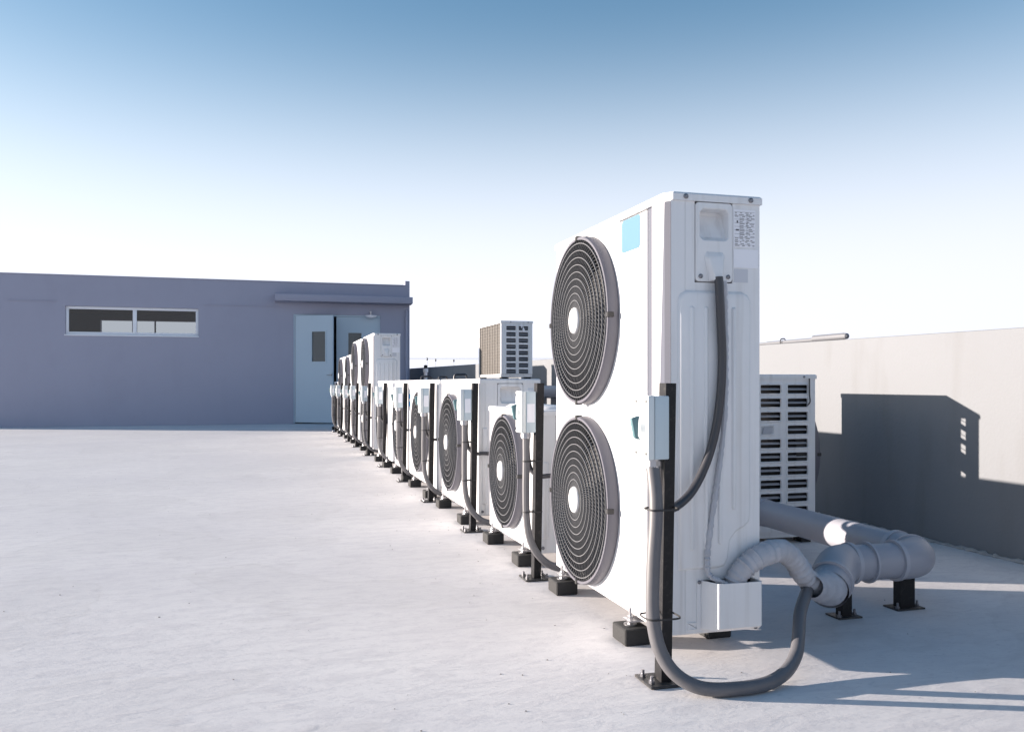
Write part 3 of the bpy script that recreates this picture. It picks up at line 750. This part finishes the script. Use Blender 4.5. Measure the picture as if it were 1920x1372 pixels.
jq = spline(jp, 5); f.tube(jq, [.036 + .030 * (k / (len(jq) - 1)) ** 1.5 + rnd.uniform(-.002, .002) for k in range(len(jq))], 20, caps=False); f.build('tape_sleeve', 'tape', fx, smooth=70)

# ---- big grey pipe
bp_ = empty('large_pipe', (2.1, 2.69, 0)); tag(bp_, 'large grey pipe with collars bending back along the wall on two short black posts', 'pipe')
O = (2.1, 2.69, 0); RP = .066
def arc(c_, u, v, r_, a0, a1, n_=10):
    c_, u, v = Vector(c_), Vector(u), Vector(v)
    return [c_ + (u * math.cos(R(a0 + (a1 - a0) * k / n_)) + v * math.sin(R(a0 + (a1 - a0) * k / n_))) * r_ for k in range(n_ + 1)]
f = MB(); f.tube(rel([(1.828, 2.498, .159), (1.90, 2.572, .181)], O), RP + .002, 28, caps=False)
f.tube(rel([(1.828, 2.498, .159), (1.90, 2.572, .181)], O), RP - .004, 28, caps=False)
f.build('pipe_section', 'pvc', bp_)
f = MB(); f.loops([[Vector((1.846, 2.517, .1645)) - Vector(O) + (Vector((.707, -.707, 0)) * math.cos(6.2832 * k / 24) + Vector((-.2, -.2, .96)) * math.sin(6.2832 * k / 24)) * q + Vector((-.68, -.68, -.2)) * random.Random(k * 7 + int(q * 1e4)).uniform(-.006, .010) for k in range(24)] for q in (.061, .05, .038, .026, .012)], cap1=True); f.build('foam_plug', 'foam', bp_)
f = MB(); f.tube(rel(spline([(1.872, 2.543, .173), (1.90, 2.572, .181), (1.935, 2.607, .190), (1.985, 2.656, .196), (2.03, 2.684, .195), (2.06, 2.69, .195)], 5), O), RP + .007, 28, caps=False); f.build('pipe_elbow', 'pvc', bp_)
f = MB(); f.tube(rel([(2.05, 2.69, .195), (2.30, 2.69, .195)], O), RP, 28); f.build('pipe_section', 'pvc', bp_)
f = MB(); f.tube(rel([(2.255, 2.69, .195)] + [Vector((2.30, 2.80, .195)) + Vector((math.sin(a), -math.cos(a), 0)) * .11 for a in [R(9 * k) for k in range(11)]] + [(2.41, 2.86, .197)], O), RP + .006, 28); f.build('pipe_elbow', 'pvc', bp_)
f = MB(); f.tube(rel([(2.41, 2.85, .197), (2.41, 3.80, .205)], O), RP, 28); f.build('pipe_section', 'pvc', bp_)
f = MB(); f.tube(rel([Vector((2.32, 3.78, .205)) + Vector((math.cos(a), math.sin(a), 0)) * .09 for a in [R(9 * k) for k in range(11)]], O), RP + .003, 28); f.build('pipe_elbow', 'pvc', bp_)
f = MB(); f.tube(rel([(2.32, 3.87, .205), (1.95, 3.87, .205)], O), RP, 28); f.build('pipe_section', 'pvc', bp_)
f = MB(); f.tube(rel([Vector((1.95, 3.96, .205)) + Vector((-math.sin(a), -math.cos(a), 0)) * .09 for a in [R(9 * k) for k in range(11)]], O), RP + .003, 28); f.build('pipe_elbow', 'pvc', bp_)
f = MB(); f.tube(rel([(1.86, 3.95, .205), (1.86, 15.5, .205)], O), RP, 28); f.build('pipe_section', 'pvc', bp_)
for a, b_ in (((2.052, 2.69, .195), (2.068, 2.69, .195)), ((2.13, 2.69, .195), (2.138, 2.69, .195)), ((2.25, 2.69, .195), (2.266, 2.69, .195)), ((2.41, 2.845, .197), (2.41, 2.868, .197)), ((1.868, 2.539, .172), (1.877, 2.548, .1745)),
              ((2.40, 2.762, .196), (2.4085, 2.775, .196))):
    f = MB(); f.tube(rel([a, b_], O), RP + .0105, 28); f.build('pipe_collar', 'pvcring', bp_)
for nm, (x, y, wd) in zip(('under the open end', 'under the bend'), ((2.035, 2.675, .03), (2.335, 2.715, .055))):
    p = empty('pipe_support', (x, y, 0)); tag(p, 'short black steel post ' + nm + ' of the large grey pipe', 'support', 'supports of the large pipe')
    f = MB(); f.prism([(-wd / 2, 0, .006), (wd / 2 + .01, 0, .006), (wd / 2 + .01, .005, .006), (-wd / 2 + .005, .005, .006), (-wd / 2 + .005, .04, .006), (-wd / 2, .04, .006)],
                      [(-wd / 2, 0, .128), (wd / 2 + .01, 0, .128), (wd / 2 + .01, .005, .128), (-wd / 2 + .005, .005, .128), (-wd / 2 + .005, .04, .128), (-wd / 2, .04, .128)])
    f.build('angle_bar', 'black', p, smooth=20)
    MB().box(-wd / 2 - .03, wd / 2 + .04, -.02, .06, .0005, .006).build('base_plate', 'plate', p)
    for x_, y_ in ((-wd / 2 - .018, -.005), (wd / 2 + .028, .01)):
        f = MB(); f.tube([(x_, y_, .006), (x_, y_, .014)], .008, 6); f.tube([(x_, y_, .014), (x_, y_, .028)], .0045, 8); f.build('anchor_bolt', 'screw', p)


# ------------------------------------------------------------------ louvred units of the back row (fans face +X)
def louvred(W_, D_, z0, z1, cols, rows, pitch, lw, lh, top_off, feet, guard=True, skip=None):
    root = empty('louvred_unit'); lidh = .024; zt = z1 - lidh
    # end sheet with real openings
    xs_ = [0.0]
    for cx in cols: xs_ += [cx, cx + lw]
    xs_.append(D_)
    f = MB()
    for k in range(0, len(xs_), 2): f.box(xs_[k], xs_[k + 1], 0, .010, z0, zt)
    zz = []
    for r_ in range(rows): zb_ = zt - top_off - r_ * pitch - lh; zz.append((zb_, zb_ + lh))
    for ci, cx in enumerate(cols):
        hi = zt
        for r_, (a, b_) in enumerate(zz):
            if skip and (ci, r_) in skip: continue
            f.box(cx, cx + lw, 0, .010, b_, hi); hi = a
        f.box(cx, cx + lw, 0, .010, z0, hi)
    f.build('end_panel', 'paint', root)
    proto = None
    for ci, cx in enumerate(cols):
        for r_, (a, b_) in enumerate(zz):
            if skip and (ci, r_) in skip: continue
            if proto is None:
                f = MB(); o = rrect(-.007, lw + .007, -.007, lh + .007, .009, 4); i_ = rrect(.003, lw - .003, .003, lh - .003, .006, 4)
                f.loops([[(x, 0, z) for x, z in o], [(x, -.005, z) for x, z in inset(o, .003)], [(x, -.005, z) for x, z in inset(i_, -.002)], [(x, .004, z) for x, z in i_]])
                proto = f.build('louvre', 'paint', root, smooth=50)
                f = MB(); z_ = lh * .42
                f.prism([(.003, .002, z_), (.003, .018, z_ + .008), (.003, .018, z_ + .0105), (.003, .002, z_ + .0025)], [(lw - .003, .002, z_), (lw - .003, .018, z_ + .008), (lw - .003, .018, z_ + .0105), (lw - .003, .002, z_ + .0025)])
                f.build('slat', 'trim', proto); lv = proto
            else: lv = copy_tree(proto, root)
            lv.location = (cx, 0, a)
    if skip:
        for ci, r_ in skip:
            a, b_ = zz[r_]; cx = cols[ci]; f = MB(); q = rrect(cx - .004, cx + lw * .7, a - .004, b_ + .004, .008, 4)
            f.loops([[(x, 0, z) for x, z in q], [(x, -.004, z) for x, z in inset(q, .003)], [(x, -.004, z) for x, z in inset(q, .007)], [(x, -.0005, z) for x, z in inset(q, .010)]], cap1=True)
            h_ = f.build('hand_hold', 'paint', root, smooth=50)
            f = MB(); f.prism([(cx + .012, -.002, a + .006), (cx + lw * .5, -.002, a + .006), (cx + lw * .58, -.002, b_ - .008), (cx + .02, -.002, b_ - .008)],
                              [(cx + .012, -.006, a + .006), (cx + lw * .5, -.006, a + .006), (cx + lw * .58, -.006, b_ - .008), (cx + .02, -.006, b_ - .008)]); f.build('latch', 'trim', h_)
    # corner posts, base, lid, far end, front with fan
    MB().box(0, .028, .0105, .035, z0, zt).build('corner_post', 'paint', root)
    MB().box(0, .028, W_ - .03, W_ - .0105, z0, zt).build('corner_post', 'paint', root)
    MB().box(.0, D_, .0105, W_ - .0105, z0 - .03, z0 - .0005).build('base_pan', 'paint', root)
    MB().box(.0, D_, W_ - .010, W_, z0, zt).build('far_panel', 'paint', root)
    f = MB(); pl = [(-.006, -.006), (D_ + .006, -.006), (D_ + .006, W_ + .006), (-.006, W_ + .006)]
    f.loops([[(x, y, zt) for x, y in pl], [(x, y, z1 - .005) for x, y in pl], [(x * .98 + .004, y * .99 + .004, z1) for x, y in pl]], cap0=True, cap1=True)
    lid = f.build('lid', 'paint', root, smooth=25)
    screw(lid, D_ * .30, zt + .011, -.006, .006); screw(lid, D_ * .86, zt + .011, -.006, .006)
    # coil seen from the -X side, with wire guard
    y0 = .112 if skip else .036
    MB().box(.012, .035, y0, W_ - .031, z0, zt).build('coil', 'coil', root)
    MB().box(.262 if skip else .06, D_ - .03, .03, .045, z0, zt).build('dark_backing', 'cavity', root)  # dark sheet added inside so the louvre openings look dark
    if skip: MB().prism([(.036, .130, z0), (.262, .036, z0), (.262, .046, z0), (.036, .142, z0)], [(.036, .130, zt), (.262, .036, zt), (.262, .046, zt), (.036, .142, zt)]).build('dark_screen', 'cavity', root)  # added dark sheet, parallel to the sunlight, hides the sunlit inside
    f = MB(); k_ = int((zt - z0) / .03)
    for i in range(k_): z = z0 + .015 + (zt - z0 - .03) * i / (k_ - 1); f.box(.006, .009, y0, W_ - .032, z, z + .003)
    for i in range(9): y = y0 + .02 + (W_ - y0 - .08) * i / 8; f.box(.0015, .0055, y, y + .003, z0, zt)
    f.build('coil_guard', 'coil', root)
    # fan side (+X): mirrored guard
    fr_ = empty('fan_front'); fr_.parent = root; fr_.location = (D_, W_, 0); fr_.rotation_euler = (0, 0, R(180))
    zc = (z0 + zt) / 2; rr_ = min((zt - z0) / 2 - .03, W_ / 2 - .05)
    front_sub = front_plate(None, 'front_panel', .011, W_ - .011, z0, zt, [(W_ * .55, zc, rr_)])
    front_sub.parent = root; front_sub.matrix_local = Matrix.Translation((D_, W_, 0)) @ Matrix.Rotation(math.pi, 4, 'Z')
    grille(None, W_ * .55, zc, rr_, 6, 48, .7)
    for o in [q for q in C.objects if q.parent is None and q.name.startswith('fan_grille')]:
        o.parent = root; o.matrix_local = Matrix.Translation((D_, W_, 0)) @ Matrix.Rotation(math.pi, 4, 'Z')
    bpy.data.objects.remove(fr_)
    for x in (.04, D_ - .04):
        for y in (.06, W_ - .06):
            MB().box(x - .03, x + .03, y - .04, y + .04, feet, z0 - .0305).build('foot', 'rubber' if feet < .1 else 'black', root, bevel=.003, seg=1)
    return root

u = louvred(.86, .52, .065, .906, [.183, .347], 10, .0723, .128, .050, .030, .0005, skip=[(0, 3)])
u.location = (2.315, 3.985, 0)
tag(u, 'white louvred outdoor unit by the wall behind the large grey pipe', 'outdoor unit', 'louvred units of the back row')
f = MB(); f.tube(rel(spline([(2.79, 3.972, .885), (2.788, 3.968, .80), (2.79, 3.966, .76), (2.775, 3.966, .74)], 5), (2.315, 3.985, 0)), .004, 6); f.build('lead_wire', 'cable', u)
u2 = louvred(1.0, .345, .955, 1.518, [.055, .192], 8, .0655, .108, .045, .030, .905)
u2.location = (2.352, 8.69, 0)
tag(u2, 'raised louvred outdoor unit on a steel stand, rising above the low units', 'outdoor unit', 'louvred units of the back row')
f = MB(); a = [(.205, .255, .0), (.225, .265, 0), (.262, .19, 0), (.242, .18, 0)]
f.prism([(x, -.007, 1.225 + z) for x, z, _ in a], [(x, -.010, 1.225 + z) for x, z, _ in a]); tg = f.build('hanging_tag', 'label', u2)
f = MB(); f.box(.228, .236, -.0108, -.0102, 1.225 + .205, 1.225 + .235); f.build('printed_lines', 'print', tg)
st = empty('steel_stand', (2.352, 8.69, 0)); tag(st, 'black steel frame stand carrying the raised louvred unit', 'stand')
for x in (.0, .305):
    for y in (.04, .92): MB().box(x, x + .04, y, y + .04, .0005, .865).build('stand_leg', 'black', st)
f = MB()
for x in (.0, .305): f.box(x, x + .04, -.0, 1.0, .865, .904)
f.build('stand_rail', 'black', st)

# ---- pipe along the wall behind the row
wp = empty('wall_pipe', (3.32, 7, .76)); tag(wp, 'grey pipe carried on brackets along the right parapet wall', 'pipe')
MB().tube([(0, 0, 0), (0, 6.0, 0)], .07, 20).build('pipe_section', 'pvc', wp)
for y in (.6, 2.4, 4.2, 5.6):
    f = MB(); f.box(-.08, XW - 3.32, y, y + .03, -.10, -.071); f.box(XW - 3.32 - .012, XW - 3.32, y, y + .03, -.22, -.1005); f.build('pipe_bracket', 'bracket', wp)
# ---- capped tube lying on the coping, with a wire hook
tp = empty('coping_tube', (3.52, 4.62, wz(4.62) + .004)); tag(tp, 'white round-ended tube lying on top of the right parapet wall', 'tube')
f = MB(); f.tube([(0, -.01, .018), (0, .0, .02), (0, .03, .021), (0, .34, .021)], [.006, .018, .021, .021], 16); f.build('tube_end', 'coping', tp)
f = MB(); f.tube([(0, .341, .014), (0, .9, .013)], .0125, 12); f.tube([(0, .9, .013), (0, 6.0, .016)], .009, 10); f.build('tube_section', 'coping', tp)
f = MB(); f.tube(spline([(-.02, .70, .0), (-.022, .70, .02), (-.016, .70, .034), (0, .70, .038), (.016, .70, .034), (.022, .70, .0)], 5), .004, 6); f.build('wire_hook', 'cable', tp)
# ---- gooseneck cable outlets behind the low units
for i, (x, y, z, ang, lab) in enumerate(((1.66, 9.614, .935, -20, 'farthest'), (1.66, 8.561, .925, 35, 'middle'), (1.66, 7.802, .94, 0, 'nearest'))):
    gk = empty('gooseneck_pipe', (x, y, 0), R(ang)); tag(gk, lab + ' of the three black bent pipe ends showing above the low units', 'pipe', 'bent pipe ends behind the row')
    MB().tube([(0, 0, .0005), (0, 0, z - .02), (.006, 0, z - .006), (.02, 0, z), (.10, 0, z + .002), (.115, 0, z - .006), (.12, 0, z - .03)], .010, 8).build('bent_pipe', 'cable', gk)
vp = empty('vent_pipe', (1.95, 10.95, 0)); tag(vp, 'thin white upright vent pipe with a dark cap behind the low units', 'pipe')
MB().tube([(0, 0, .0005), (0, 0, 1.00), (0, 0, 1.001), (0, 0, 1.05)], [.022, .022, .034, .034], 12).build('pipe_body', 'label', vp)
MB().tube([(0, 0, 1.051), (0, 0, 1.085), (0, 0, 1.095)], [.022, .026, .01], 12).build('pipe_cap', 'cavity', vp)

# ---- far power line beyond the wall
up = empty('utility_pole', (14.9, 86, -14)); tag(up, 'distant utility pole top with three dark insulators beyond the wall', 'pole')
MB().tube([(0, 0, 0), (0, 0, 16.2)], [.2, .13], 12).build('pole_shaft', 'pole', up)
MB().box(-.6, 3.8, -.06, .06, 16.2, 16.32).build('crossarm', 'pole', up)
for x, z in ((.57, 17.30), (1.45, 17.2), (3.34, 17.16)):
    f = MB(); f.tube([(x, 0, 16.32), (x, 0, z - .12)], .018, 6); f.build('insulator_pin', 'pole', up)
    f = MB(); f.tube([(x, 0, z - .13), (x, 0, z - .05), (x, 0, z + .03), (x, 0, z + .12)], [.05, .09, .06, .08], 10); f.build('insulator', 'porcelain', up)
for k in range(3):
    x = (.57, 1.45, 3.34)[k]; z = (17.3, 17.2, 17.16)[k]
    q = []
    for i in range(25):
        t = -1 + 2 * i / 24; q.append((x + 45 * t, -6 * t, z + .13 + .9 * t * t - .9 * 0))
    MB().tube(q, .007, 5).build('power_line', 'conduit', up)
